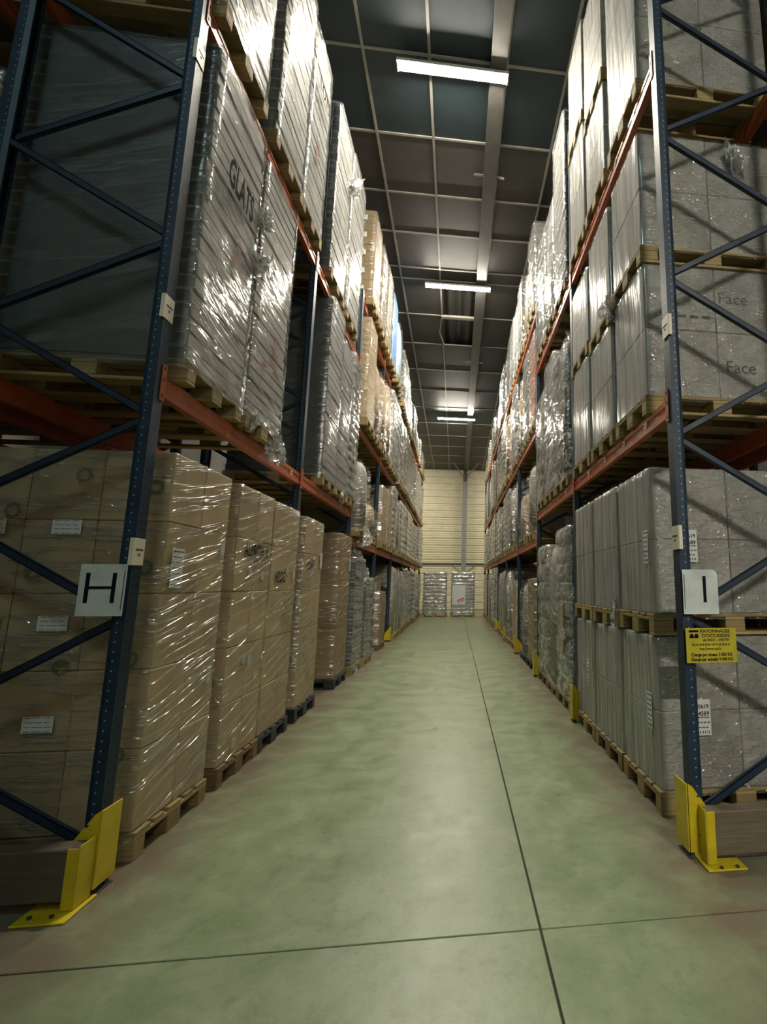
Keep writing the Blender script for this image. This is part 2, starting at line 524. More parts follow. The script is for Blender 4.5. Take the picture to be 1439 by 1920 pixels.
def room():
    fl = MB().box(X_L, X_R, Y_FRONT, Y_BACK, -0.12, -0.012).build('floor', 'joint_dirt')
    struct(fl)
    xs = [-9.0, -4.3, 0.40, 5.1, 9.8]
    ys = [-6.95, -2.26, 2.43, 7.12, 11.81, 16.5, 21.19, 25.88, 30.57, 31.16]
    g = 0.005
    for i in range(len(xs) - 1):
        for j in range(len(ys) - 1):
            MB().cbox(xs[i] + g, xs[i + 1] - g, ys[j] + g, ys[j + 1] - g, -0.012, 0.0, 0.002).build('floor_slab', 'floor_concrete', fl)
    # ceiling: dark panels in a pale grid of rails, falling gently towards the far wall
    rx = [-2.45, -1.50, -0.555, 0.58, 1.49, 2.42]
    ry = [1.0, 2.3, 3.6, 4.94, 6.27, 7.62, 8.90, 10.0, 11.19, 11.63, 13.25, 14.92, 16.78, 18.57, 20.38, 22.34, 24.2, 26.0, 27.8, 29.5, 31.1]
    cl = MB()
    for (x0, x1) in ((X_L, rx[0]), (rx[-1], X_R)):
        cl.add([(x0, Y_FRONT, zc(Y_FRONT)), (x1, Y_FRONT, zc(Y_FRONT)), (x1, Y_BACK, zc(Y_BACK)), (x0, Y_BACK, zc(Y_BACK)),
                (x0, Y_FRONT, zc(Y_FRONT) + .1), (x1, Y_FRONT, zc(Y_FRONT) + .1), (x1, Y_BACK, zc(Y_BACK) + .1), (x0, Y_BACK, zc(Y_BACK) + .1)],
               [(0, 3, 2, 1), (4, 5, 6, 7), (0, 1, 5, 4), (1, 2, 6, 5), (2, 3, 7, 6), (3, 0, 4, 7)])
    a, b = Y_FRONT, ry[0]
    cl.add([(rx[0], a, zc(a)), (rx[-1], a, zc(a)), (rx[-1], b, zc(b)), (rx[0], b, zc(b))], [(0, 3, 2, 1)])
    cl.add([(X_L, Y_FRONT, 9.9), (X_R, Y_FRONT, 9.9), (X_R, Y_BACK, 9.4), (X_L, Y_BACK, 9.4)], [(0, 3, 2, 1)])
    ce = struct(cl.build('ceiling', 'panel_grey'))

    def slanted(x0, x1, y0, y1, z_off, th):
        return MB().add([(x0, y0, zc(y0) + z_off), (x1, y0, zc(y0) + z_off), (x1, y1, zc(y1) + z_off), (x0, y1, zc(y1) + z_off),
                         (x0, y0, zc(y0) + z_off + th), (x1, y0, zc(y0) + z_off + th), (x1, y1, zc(y1) + z_off + th), (x0, y1, zc(y1) + z_off + th)],
                        [(0, 3, 2, 1), (4, 5, 6, 7), (0, 1, 5, 4), (1, 2, 6, 5), (2, 3, 7, 6), (3, 0, 4, 7)])
    for i in range(len(rx) - 1):
        for j in range(len(ry) - 1):
            ym = (ry[j] + ry[j + 1]) / 2
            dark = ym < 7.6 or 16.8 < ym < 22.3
            x0, x1 = rx[i] + .012, rx[i + 1] - .012
            if i == 2 and 11.7 < ym < 14.9:
                x0 = 0.34                       # two missing panels: the roof sheet shows through
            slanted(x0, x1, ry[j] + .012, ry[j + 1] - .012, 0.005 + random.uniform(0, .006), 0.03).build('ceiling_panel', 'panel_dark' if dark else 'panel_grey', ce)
    for i, x in enumerate(rx):
        if i == 2:
            slanted(x - .02, x + .02, ry[0], 13.25, -0.02, .035).build('grid_rail', 'rail_white', ce)
            m = MB()                              # the bent rail beside the hole
            m.bar((x, 13.25, zc(13.25)), (x - .09, 14.1, zc(14.1) - .06), .03, .03, (0, 0, 1)).bar((x - .09, 14.1, zc(14.1) - .06), (x + .02, 14.92, zc(14.92)), .03, .03, (0, 0, 1))
            m.build('grid_rail', 'rail_white', ce)
            slanted(x - .02, x + .02, 14.92, ry[-1], -0.02, .035).build('grid_rail', 'rail_white', ce)
        else:
            slanted(x - .02, x + .02, ry[0], ry[-1], -0.02, .035).build('grid_rail', 'rail_white', ce)
    for y in ry[1:-1]:
        if y == 13.25:
            slanted(rx[0], rx[2], y - .018, y + .018, -0.015, .03).build('grid_rail', 'rail_white', ce)
            slanted(rx[3], rx[-1], y - .018, y + .018, -0.015, .03).build('grid_rail', 'rail_white', ce)
            slanted(rx[2] - .02, 0.34, y - .05, y + .07, -0.06, .06).build('grid_rail', 'rail_white', ce)
        else:
            slanted(rx[0], rx[-1], y - .018, y + .018, -0.015, .03).build('grid_rail', 'rail_white', ce)
    # corrugated roof sheet above the missing panels
    m = MB()
    n = 40
    for k in range(n):
        x0, x1 = -1.1 + k * 2.0 / n, -1.1 + (k + 1) * 2.0 / n
        z0, z1 = 0.28 + .06 * math.sin(x0 * 22), 0.28 + .06 * math.sin(x1 * 22)
        m.add([(x0, 11.2, zc(11.2) + z0), (x1, 11.2, zc(11.2) + z1), (x1, 15.4, zc(15.4) + z1), (x0, 15.4, zc(15.4) + z0)], [(0, 3, 2, 1)])
    m.build('roof_sheet', 'roof_sheet', ce, smooth=True)
    # grey service beam under the ceiling
    bm = slanted(.335, .57, -6.8, 30.9, -0.10, .095).build('roof_beam', 'beam_grey')
    struct(bm)
    for y in (8.25, 15.9):
        MB().bar((.335, y, zc(y) - .05), (.16, y - .06, zc(y) - .10), .05, .012, (0, 0, 1)).bar((.57, y, zc(y) - .05), (.72, y - .03, zc(y) - .10), .05, .012, (0, 0, 1)).build('bracket', 'rail_white', bm)
    # far wall: cream horizontal cladding sheets
    wb = struct(MB().box(X_L, X_R, Y_BACK, Y_BACK + .1, 0, 9.4).build('wall_back', 'side_wall'))
    z, k = 0.0, 0
    while z < zc(Y_BACK) - .05:
        h = 0.43
        z1 = min(z + h, zc(Y_BACK))
        prof = [(Y_BACK, z + .012), (Y_BACK - .035, z + .045), (Y_BACK - .035, z + h * .30), (Y_BACK - .016, z + h * .33), (Y_BACK - .016, z + h * .37),
                (Y_BACK - .035, z + h * .40), (Y_BACK - .035, z + h * .63), (Y_BACK - .016, z + h * .66), (Y_BACK - .016, z + h * .70), (Y_BACK - .035, z + h * .73),
                (Y_BACK - .035, z1 - .045), (Y_BACK, z1 - .012)]
        MB().prism(prof, 0, X_L, X_R).build('cladding_sheet', 'cladding', wb)
        z += h
        k += 1
    MB().box(X_L, X_R, Y_BACK - .07, Y_BACK - .03, 2.70, 2.80).build('wall_rail', 'dark_steel', wb)
    c = struct(MB().box(.30, .56, 30.82, 31.1, 0, 7.85).build('wall_column', 'column_grey'))
    MB().box(.31, .55, 30.84, 31.1, 7.85, zc(31) - .1).build('column_head', 'column_dark', c)
    for sx in (-1, 1):
        MB().bar((.43 + sx * .12, 30.7, 8.15), (.43 + sx * .75, 28.9, 8.58), .07, .02, (0, 0, 1)).build('knee_brace', 'rail_white', c)
        MB().bar((.43 + sx * .12, 31.08, 2.2), (.43 + sx * .75, 31.08, 2.72), .04, .03, (0, 1, 0)).build('stay', 'column_grey', c)
    struct(MB().box(X_L - .1, X_L, Y_FRONT, Y_BACK, 0, 10).build('wall_left', 'side_wall'))
    struct(MB().box(X_R, X_R + .1, Y_FRONT, Y_BACK, 0, 10).build('wall_right', 'side_wall'))
    struct(MB().box(X_L, X_R, Y_FRONT - .1, Y_FRONT, 0, 10).build('wall_front', 'side_wall'))
    struct(MB().box(X_L, 1.42, -2.9, -2.75, 0, zc(-2.8)).build('wall_light_blocker', 'side_wall'))  # added unseen wall, keeps the rear lamp's light off the left rack ends


room()

# ------------------------------------------------------------------ lamps


def lamp(x, y, z, label, ln=1.6, glow='lamp_glow'):
    o = tag(empty('batten_lamp', (x, y, z)), label, 'lamp', 'fluorescent lamps under the ceiling')
    prof, n = [], 8
    for k in range(n + 1):
        a = math.pi * k / n
        prof.append((.066 * math.cos(a), -.036 * math.sin(a)))
    MB().prism(prof, 0, -ln / 2, ln / 2).build('diffuser', glow, o)
    MB().cbox(-ln / 2 - .01, ln / 2 + .01, -.088, .088, .0015, .05, .008).build('housing', 'lamp_body', o)
    for sx in (-1, 1):
        MB().cbox(sx * ln / 2 - .012, sx * ln / 2 + .012, -.068, .068, -.038, .0, .006).build('end_cap', 'lamp_body', o)
    h = zc(y) - z
    for sx in (-.55, .55):
        MB().cyl((sx, 0, h / 2 + .02), .006, h - .03, 6).build('hanger', 'dark_steel', o)
    return o


lamp(-.206, 6.30, 8.88, 'nearest glowing strip lamp, largest of the three over the aisle')
lamp(-.11, 11.57, 8.79, 'middle glowing strip lamp, just before the missing ceiling panels')
lamp(-.14, 21.15, 8.61, 'farthest glowing strip lamp, smallest and nearest the cream end wall')
lamp(2.9, -6.3, 7.4, 'strip lamp hung low over the open floor behind the viewer', 1.6, 'lamp_glow_strong')
lamp(-2.6, -1.5, 8.95, 'added cool fill lamp over the cross aisle behind the viewer on the left', 1.6, 'fill_glow_cool')  # added out of view as cool fill for the left rack ends
lamp(-4.6, 28.2, 8.4, 'added fill lamp over the far cross aisle hidden behind the left rack')  # added out of view to brighten the cream end wall
lamp(4.9, 28.2, 8.4, 'added fill lamp over the far cross aisle hidden behind the right rack')  # its added twin, likewise unseen, lighting the end wall

# ------------------------------------------------------------------ racks
PITCH, NB = 2.78, 8
LEV_A, LEV_B = (2.73, 5.43), (2.30, 4.32, 6.65)


def bay_levels(b):
    return LEV_A if b < 2 else LEV_B


UP_W, UP_D = .09, .075      # along the aisle, across


def upright_mesh(h):
    def mk():
        a, d = UP_W / 2, UP_D / 2
        # omega section, open side away from the aisle; web faces +x
        prof = [(d, -a), (d, a), (-d * .35, a), (-d, a * .72), (-d, a * .40), (-d + .006, a * .40), (-d * .35 + .004, a * .86), (d - .006, a - .006),
                (d - .006, -a + .006), (-d * .35 + .004, -a * .86), (-d + .006, -a * .40), (-d, -a * .40), (-d, -a * .72), (-d * .35, -a)]
        return MB().prism(prof, 2, 0.006, h).mesh('upright', 'blue_paint')
    return cached(('up', h), mk)


def beam_mesh(ln):
    def mk():
        # box beam with a stepped face, running along Y, face towards +x, top at z = 0
        prof = [(0, -.135), (0, -.095), (-.006, -.090), (-.006, -.052), (0, -.047), (0, -.018), (-.012, -.014), (-.012, 0), (-.05, 0), (-.05, -.135)]
        return MB().prism(prof, 1, -ln / 2, ln / 2).mesh('beam', 'orange_paint')
    return cached(('beam', ln), mk)


def conn_mesh():
    def mk():
        m = MB().cbox(.001, .008, -.022, .022, -.17, .055, .002)
        for z in (-.14, -.04, .03):
            m.box(.008, .0095, -.006, .004, z - .012, z + .012, 1)
        return m.mesh('connector', ['orange_paint', 'black_slot'])
    return cached('conn', mk)


def rack(name, label, xf, sgn, y0, nb, full=True):
    """xf: aisle-side face of the front posts; sgn: +1 when the aisle lies towards +x"""
    r = tag(empty(name, (0, 0, 0)), label, 'rack')
    depth = 1.07
    for b in range(nb + 1):
        yu = y0 + b * PITCH + UP_W / 2
        h = (7.6, 7.6, 6.75)[b] if b < 3 else 7.0
        for k in (0, 1):
            x = xf - sgn * (UP_D / 2 + k * (depth - UP_D))
            u = place('upright', upright_mesh(h), r, (x, yu, 0), 0.0 if (sgn > 0) == (k == 0) else math.pi)
            fp = cached('foot', lambda: MB().cbox(-.06, .06, -.07, .07, 0, .006, .002).cyl((.045, .05, .012), .009, .014, 6).cyl((.045, -.05, .012), .009, .014, 6).mesh('foot_plate', 'brace_blue'))
            place('foot_plate', fp, u)
        # zigzag bracing between the two posts
        xa, xb = xf - sgn * (UP_D * .55), xf - sgn * (depth - UP_D * .55)
        zz, k = .165, 0
        while zz + .575 < h:
            p = (xa, yu, zz) if k % 2 == 0 else (xb, yu, zz)
            q = (xb, yu, zz + .56) if k % 2 == 0 else (xa, yu, zz + .56)
            off = -.013 if k % 2 == 0 else .013
            m = MB()
            m.bar((p[0], p[1] + off - .01, p[2]), (q[0], q[1] + off - .01, q[2]), .042, .006, (0, 1, 0))
            dx = Vector((q[0] - p[0], 0, q[2] - p[2])).normalized()
            nrm = Vector((-dx.z, 0, dx.x)) * .019
            for s_ in (-1, 1):
                m.bar(Vector((p[0], p[1] + off, p[2])) + nrm * s_, Vector((q[0], q[1] + off, q[2])) + nrm * s_, .004, .026, (0, 1, 0))
            m.build('brace', 'brace_blue', r)
            zz += .575
            k += 1
    for b in range(nb):
        ln = PITCH - UP_W
        ym = y0 + b * PITCH + UP_W + ln / 2
        for z in bay_levels(b):
            for k in (0, 1):
                xb = xf - sgn * .004 if k == 0 else xf - sgn * (depth - .004)
                face = 0.0 if (sgn > 0) == (k == 0) else math.pi
                bo = place('beam', beam_mesh(ln), r, (xb, ym, z), face)
                if b < 2 and k == 0:
                    for yy in ((.62, 1.05) if sgn > 0 else (-.95, -.45, .1, .7)):
                        st = cached('sticker', lambda: MB().box(-.001, .0012, -.03, .03, -.045, .0, 0).box(.0012, .0018, -.02, .02, -.030, -.022, 1).box(.0012, .0018, -.02, .012, -.016, -.010, 1).mesh('sticker', ['plate_cream', 'print_grey']))
                        place('sticker', st, bo, (.0012, yy * (1 if sgn > 0 else -1), -.045))
                if b < 5 and k == 0:
                    for e in (-1, 1):
                        place('connector', conn_mesh(), bo, (.004, e * (ln / 2 + .022), 0))
    return r


YL, YR = 3.03, 3.00
XFL, XFR = -1.77, 1.385
rack('pallet_rack', 'long pallet rack left of the aisle, blue posts, orange beams, sign H', XFL, 1, YL, NB)
rack('pallet_rack', 'long pallet rack right of the aisle, blue posts, orange beams, sign I', XFR, -1, YR, NB)
rack('pallet_rack', 'back-to-back rack standing behind the left rack, glimpsed through its end frame', XFL - 1.07 - .25 - 1.07, -1, YL, 1)
rack('pallet_rack', 'back-to-back rack standing behind the right rack beyond its end frame', XFR + 1.07 + .25 + 1.07, 1, YR, 1)

# ------------------------------------------------------------------ pallets and loads
PW, PD, PH = 0.8, 1.2, 0.144


def pallet(parent, z, detail, mat='pallet_wood'):
    """euro pallet, long side across the rack (x); top at z + PH"""
    bx = (-.6 + .0725, 0, .6 - .0725)
    by = (-.35, 0, .35)
    bw = (.10, .145, .10)
    dk = ((-.3275, .145), (-.17, .10), (0, .145), (.17, .10), (.3275, .145))
    if detail:
        p = place('pallet', None, parent, (0, 0, z))
        me = cached(('pl', mat), lambda: MB().cbox(-.0725, .0725, -.4, .4, .100, .122, .003).mesh('cross_board', mat))
        for x in bx:
            place('cross_board', me, p, (x, 0, 0))
        for yc, ww in dk:
            me = cached(('dk', ww, mat), lambda: MB().cbox(-.6, .6, -ww / 2, ww / 2, .122, .144, .003).mesh('deck_board', mat))
            place('deck_board', me, p, (0, yc, 0))
        for j, yc in enumerate(by):
            ww = bw[j]
            me = cached(('bb', ww, mat), lambda: MB().cbox(-.6, .6, -ww / 2, ww / 2, 0, .022, .003).mesh('bottom_board', mat))
            place('bottom_board', me, p, (0, yc, 0))
            me = cached(('bk', ww, mat), lambda: MB().cbox(-.0725, .0725, -ww / 2, ww / 2, .022, .100, .004).mesh('block', mat))
            for xc in bx:
                place('block', me, p, (xc, yc, 0))
    else:
        def mk():
            m = MB()
            for x in bx:
                m.box(x - .0725, x + .0725, -.4, .4, .100, .122)
            for yc, ww in dk:
                m.box(-.6, .6, yc - ww / 2, yc + ww / 2, .122, .144)
            for j, yc in enumerate(by):
                m.box(-.6, .6, yc - bw[j] / 2, yc + bw[j] / 2, 0, .022)
                for xc in bx:
                    m.box(xc - .0725, xc + .0725, yc - bw[j] / 2, yc + bw[j] / 2, .022, .1)
            return m.mesh('pallet', mat)
        p = place('pallet', cached(('plo', mat), mk), parent, (0, 0, z))
        p['kind'] = 'stuff'
    return p


def film(parent, dx, dy, z0, z1, mat, res=.06, amp=.010, mode='wrap', layers=8, seed=0, top=.10, matend=None):
    """wrinkled stretch film round a block dx by dy from z0 to z1"""
    r = .025
    hx, hy = dx / 2, dy / 2
    pts, nrm, kind = [], [], []
    nx, ny = max(3, int(dx / res)), max(3, int(dy / res))

    def seg(a, b, n, nv, kd):
        for i in range(n):
            t = i / n
            pts.append((a[0] + (b[0] - a[0]) * t, a[1] + (b[1] - a[1]) * t))
            nrm.append(nv)
            kind.append(kd)
    seg((hx, -hy + r), (hx, hy - r), ny, (1, 0), 0)
    seg((hx, hy - r), (hx - r, hy), 2, (.7, .7), 2)
    seg((hx - r, hy), (-hx + r, hy), nx, (0, 1), 1)
    seg((-hx + r, hy), (-hx, hy - r), 2, (-.7, .7), 2)
    seg((-hx, hy - r), (-hx, -hy + r), ny, (-1, 0), 0)
    seg((-hx, -hy + r), (-hx + r, -hy), 2, (-.7, -.7), 2)
    seg((-hx + r, -hy), (hx - r, -hy), nx, (0, -1), 1)
    seg((hx - r, -hy), (hx, -hy + r), 2, (.7, -.7), 2)
    P, N = np.array(pts), np.array(nrm)
    n = len(P)
    s = np.concatenate([[0], np.cumsum(np.linalg.norm(np.diff(P, axis=0), axis=1))])
    nz = max(4, int((z1 - z0) / res))
    zs = np.linspace(z0, z1, nz + 1)
    S, Z = np.meshgrid(s, zs)
    if mode == 'wrap':
        d = amp * (.7 + .6 * fbm(S * .9, Z * 2.2, seed, 9, 1.0)) + amp * .5 * np.maximum(0, fbm(S * .4 + Z * .9, Z * .2, seed + 5, 5, 2.0))
    elif mode == 'sheet':
        d = amp * (.9 + .5 * fbm(S * .35, Z * 3.0, seed, 9, 1.6)) + amp * .9 * np.abs(fbm(S * .8, Z * 1.2, seed + 3, 8, 1.0))
    elif mode == 'layer':
        ph = (Z - z0) / (z1 - z0) * layers
        bul = np.abs(np.sin(math.pi * ph)) ** .6
        d = amp * (1.5 * bul + .5 * fbm(S, Z, seed, 8, 2.0)) + .004
    else:                       # bag: soft, bulging
        t = (Z - z0) / (z1 - z0)
        d = amp * (3.0 * fbm(S * .5, Z * .6, seed, 7, 1.0) + 1.0 * fbm(S * 2, Z * 3, seed + 1, 8, 1.0)) - .10 * np.clip((t - .86) / .14, 0, 1) ** 2 + amp
    d = np.maximum(d, .003) if mode != 'bag' else d
    X = P[None, :, 0] + N[None, :, 0] * d
    Y = P[None, :, 1] + N[None, :, 1] * d
    V = np.stack([X, Y, Z + 0 * X], -1)
    rows = [V[i] for i in range(nz + 1)]
    rg = np.random.default_rng(seed + 9)
    for k, inset in enumerate((.02, top * .6, top)):
        q = rows[nz].copy()
        fac = 1 - inset / min(hx, hy)
        q[:, :2] *= fac
        q[:, 2] = z1 + .006 + rg.uniform(0, .012, n) * (k > 0)
        rows.append(q)
    m = len(rows)
    A = np.concatenate(rows)
    idx = np.arange(n)
    fs = []
    for i in range(m - 1):
        a = idx + i * n
        b = np.roll(idx, -1) + i * n
        fs.append(np.stack([a, b, b + n, a + n], -1))
    F = np.concatenate(fs)
    me = bpy.data.meshes.new('stretch_film')
    me.from_pydata(A.tolist(), [], F.tolist())
    me.materials.append(MATS[mat])
    if matend:
        me.materials.append(MATS[matend])
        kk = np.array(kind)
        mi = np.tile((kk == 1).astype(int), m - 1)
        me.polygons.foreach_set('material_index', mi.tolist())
    me.polygons.foreach_set('use_smooth', [True] * len(me.polygons))
    me.update()
    return place('stretch_film', me, parent)


def cartons(parent, dx, dy, z0, z1, rows, nx, ny, mat, jit=.006, name='carton', c=.006):
    """single cartons; those hidden inside the stack are left out"""
    cw, cd, ch = dx / nx, dy / ny, (z1 - z0) / rows
    me = cached(('ct', round(cw, 3), round(cd, 3), round(ch, 3), mat, c, name),
                lambda: MB().cbox(-cw / 2 + .002, cw / 2 - .002, -cd / 2 + .002, cd / 2 - .002, .001, ch - .001, c).mesh(name, mat))
    for k in range(rows):
        for i in range(nx):
            for j in range(ny):
                if 0 < i < nx - 1 and 0 < j < ny - 1 and k < rows - 1:
                    continue
                place(name, me, parent, (-dx / 2 + (i + .5) * cw + random.uniform(-jit, jit) * .4, -dy / 2 + (j + .5) * cd + random.uniform(-jit, jit) * .4, z0 + k * ch))


def paper_label(parent, loc, face, wd, ht, lines=None, bars=True, big=None):
    """white paper with print, stuck on a carton"""
    def mk():
        m = MB().box(-wd / 2, wd / 2, -.0012, 0, -ht / 2, ht / 2, 0)
        rr = random.Random(int(wd * 1e4) + int(ht * 1e3) * 7 + (3 if bars else 0))
        n = 7 if ht > wd else 4
        for i in range(n):
            z = ht * (.42 - .84 * i / (n - 1))
            if big and .05 < (z / ht + .5) and z > 0:
                continue
            if bars and i == n - 1:
                x = -wd * .42
                while x < wd * .40:
                    b = rr.choice((.004, .007, .011)) * wd / .1
                    m.box(x, x + b * .6, -.0018, -.0012, z - ht * .03, z + ht * .05, 1)
                    x += b * 1.4
            else:
                x = -wd * .42
                while x < wd * .3:
                    b = rr.uniform(.1, .35) * wd
                    m.box(x, min(x + b, wd * .44), -.0018, -.0012, z - ht * .018, z + ht * .018, 1)
                    x += b + wd * .06
        return m.mesh('paper_label', ['paper', 'print_grey'])
    o = place('paper_label', cached(('lab', round(wd, 3), round(ht, 3), bars, big), mk), parent, loc)
    o.rotation_euler.z = {'-y': 0.0, '+x': math.pi / 2, '-x': -math.pi / 2}[face]
    if big:
        for i, tx in enumerate(big):
            put_text('lettering', o, tx, ht * .17, 'ink', (0, -.0022, ht * (.30 - .2 * i)), '-y', bold=.0006)
    return o


def red_marks(parent, spots, seed):
    """faded red print on the board edges, broken up by the layers"""
    rg = random.Random(seed)
    for (yy, zz, hh, ww) in spots:
        m = MB()
        z = -hh / 2
        while z < hh / 2:
            a = rg.uniform(-ww / 2, 0)
            m.box(0, .0015, a, a + rg.uniform(.3, .6) * ww, z, z + .022)
            z += .040
        m.build('printed_mark', 'red_print', parent, (HX - .0085, yy, zz))


def scrap(parent, loc, size, seed, n=5):
    """a crumpled rag of loose film"""
    rg = random.Random(seed)
    m = MB()
    for k in range(n):
        a, b = 7, 5
        o = Vector((rg.uniform(-.3, .3), rg.uniform(-.3, .3), rg.uniform(-.3, .3))) * size
        ux = Vector((rg.uniform(-1, 1), rg.uniform(-1, 1), rg.uniform(-.3, .3))).normalized() * size * .7
        uz = Vector((rg.uniform(-.4, .4), rg.uniform(-.4, .4), -1)).normalized() * size
        vs = []
        for i in range(a):
            for j in range(b):
                p = o + ux * (i / (a - 1) - .5) + uz * (j / (b - 1) - .5)
                p += Vector((rg.uniform(-1, 1), rg.uniform(-1, 1), rg.uniform(-1, 1))) * size * .13
                vs.append(p)
        fs = [(i * b + j, i * b + j + 1, (i + 1) * b + j + 1, (i + 1) * b + j) for i in range(a - 1) for j in range(b - 1)]
        m.add(vs, fs)
    return m.build('film_rag', 'film_loose', parent, loc)


XCL, XCR = -1.70 - PD / 2, 1.36 + PD / 2
SEED = [100]
ORD = ('first', 'second', 'third', 'fourth', 'fifth', 'sixth', 'seventh', 'eighth')


def bundle_mesh(ddx, wy, hh, mat):
    """a bundle of flat board: pale cut edges towards the aisle, dark sides"""
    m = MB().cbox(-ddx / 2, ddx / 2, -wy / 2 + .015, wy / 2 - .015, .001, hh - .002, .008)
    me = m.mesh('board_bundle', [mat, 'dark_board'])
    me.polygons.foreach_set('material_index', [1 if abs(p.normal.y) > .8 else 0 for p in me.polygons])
    return me


def load(side, y, z, top, kind, label, rows=4, nx=3, ny=2, wy=.80, mat=None, pal='pallet_wood', near=True, dx=None, cat='pallet load', group=None, off=0.0, x=None, fm=None, wrapped=False):
    """one wrapped pallet load; z: what its pallet stands on, top: height of the goods"""
    SEED[0] += 1
    sd = SEED[0]
    sg = 1 if side == 'L' else -1
    xc = x if x is not None else ((XCL if side == 'L' else XCR) + sg * off)
    nm = {'carton': 'carton_pallet', 'grey': 'carton_pallet', 'sheet': 'board_pallet', 'tray': 'tray_pallet', 'bag': 'bulk_pallet', 'block': 'carton_pallet'}[kind]
    o = tag(empty(nm, (xc, y, z)), label, cat, group)
    if side == 'L':
        face = '+x'
    else:
        face = '-x'
    pallet(o, 0, near, pal).scale.y = min(1.0, wy / .8)
    z0, z1 = PH + .002, top - z
    ddx = (dx or 1.16)
    res = .05 if y < 6 else .08 if y < 9.5 else .13
    if kind == 'carton':
        cartons(o, ddx, wy - .03, z0, z1, rows, nx, ny, mat or 'kraft')
        film(o, ddx + .008, wy - .022, z0 - .05, z1, fm or 'film_clear', res, .007, 'wrap', seed=sd)
    elif kind == 'grey':
        cartons(o, ddx, wy - .03, z0, z1, rows, nx, ny, mat or 'grey_carton', .003)
        film(o, ddx + .008, wy - .022, z0 - .04, z1, fm or 'film_pleat', res, .006, 'wrap', seed=sd, matend='film_pleat_end' if not fm else None)
    elif kind == 'sheet':
        n = rows
        ch = (z1 - z0) / n
        for k in range(n):
            hh = ch
            me = cached(('sh', round(ch, 3), round(wy, 2), mat), lambda: bundle_mesh(ddx, wy, hh, mat or 'white_board'))
            place('board_bundle', me, o, (random.uniform(-.008, .008), random.uniform(-.006, .006), z0 + k * ch))
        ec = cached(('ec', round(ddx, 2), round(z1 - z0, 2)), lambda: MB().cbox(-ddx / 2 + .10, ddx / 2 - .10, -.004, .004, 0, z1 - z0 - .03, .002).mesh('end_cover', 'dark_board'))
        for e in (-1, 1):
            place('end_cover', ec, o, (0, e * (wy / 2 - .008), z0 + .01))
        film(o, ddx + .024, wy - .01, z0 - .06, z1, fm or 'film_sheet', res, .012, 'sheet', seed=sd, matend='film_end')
    elif kind == 'tray':
        n = rows
        ch = (z1 - z0) / n
        me = cached(('tr', round(ch, 3), round(wy, 2), mat), lambda: MB().cbox(-ddx / 2, ddx / 2, -wy / 2 + .02, wy / 2 - .02, .002, ch - .004, min(.03, ch * .2)).mesh('tray_layer', mat or 'tray_grey'))
        for k in range(n):
            place('tray_layer', me, o, (random.uniform(-.008, .008), random.uniform(-.008, .008), z0 + k * ch))
        if not wrapped:
            film(o, ddx + .02, wy - .02, z0 - .05, z1, fm or 'film_silver', min(res, ch / 5), .014, 'layer', n, sd)
    elif kind == 'bag':
        # soft goods with a rounded top
        m = MB()
        h = z1 - z0
        prof = [(0, 1), (.5, 1.02), (.8, 1.0), (.92, .93), (1.0, .55)]
        rings = []
        for t, f in prof:
            ring = []
            for i in range(28):
                a = 2 * math.pi * i / 28
                ca, sa = math.cos(a), math.sin(a)
                e = .45
                ring.append((abs(ca) ** e * math.copysign(1, ca) * ddx / 2 * f, abs(sa) ** e * math.copysign(1, sa) * (wy / 2 - .02) * f, z0 + t * h))
            rings.append(ring)
        vs = [p for r_ in rings for p in r_]
        fs = [(i * 28 + j, i * 28 + (j + 1) % 28, (i + 1) * 28 + (j + 1) % 28, (i + 1) * 28 + j) for i in range(len(rings) - 1) for j in range(28)]
        fs.append(tuple((len(rings) - 1) * 28 + j for j in range(28)))
        fs.append(tuple(range(27, -1, -1)))
        m.add(vs, fs).build('bulk_bag', mat or 'kraft', o, smooth=True)
        if not wrapped:
            film(o, ddx + .05, wy + .0, z0 - .05, z1 - h * .04, fm or 'film_clear', res, .010, 'bag', seed=sd, top=.2)
    elif kind == 'block':
        # far load: one stack of boxed goods
        cartons(o, ddx, wy - .03, z0, z1, rows, max(1, nx - 1), 1, mat or 'kraft')
        if not wrapped:
            film(o, ddx + .01, wy - .02, z0 - .05, z1, fm or 'film_clear', res, .010, 'wrap', seed=sd)
    return o, face


HX = PD / 2      # local x of the aisle face
RK = {'L': 'left rack', 'R': 'right rack'}
A1, A2 = LEV_A
B1, B2, B3 = LEV_B

# ---- left rack, floor ------------------------------------------------------
o, fc = load('L', 3.63, 0, 2.28, 'carton', 'tan carton stack with paper label on floor beside the H sign post', 5, 3, 2, .82)
paper_label(o, (HX - .012, -.26, 1.58), '+x', .13, .24, bars=False)
paper_label(o, (HX - .012, .33, 1.74), '+x', .05, .09, bars=False)
paper_label(o, (HX - .012, .30, .86), '+x', .05, .11, bars=False)
for (xx, zz) in ((.045, 1.81), (.045, 1.262), (.045, .72), (-.3, 1.262), (-.35, 1.81)):
    paper_label(o, (xx, -.410, zz), '-y', .155, .085, bars=False)
for (xx, zz) in ((.50, 2.06), (.49, 1.58), (.47, 1.06), (.46, .55), (.10, 2.12), (-.1, 1.55), (.12, 1.02), (-.25, 1.9)):
    ring = MB()
    for k in range(14):
        a0, a1 = 2 * math.pi * k / 14, 2 * math.pi * (k + .72) / 14
        ring.add([(math.cos(a0) * .045, 0, math.sin(a0) * .045), (math.cos(a1) * .045, 0, math.sin(a1) * .045),
                  (math.cos(a1) * .026, 0, math.sin(a1) * .026), (math.cos(a0) * .026, 0, math.sin(a0) * .026)], [(0, 1, 2, 3)])
    ring.build('printed_mark', 'green_print', o, (xx, -.4125, zz))
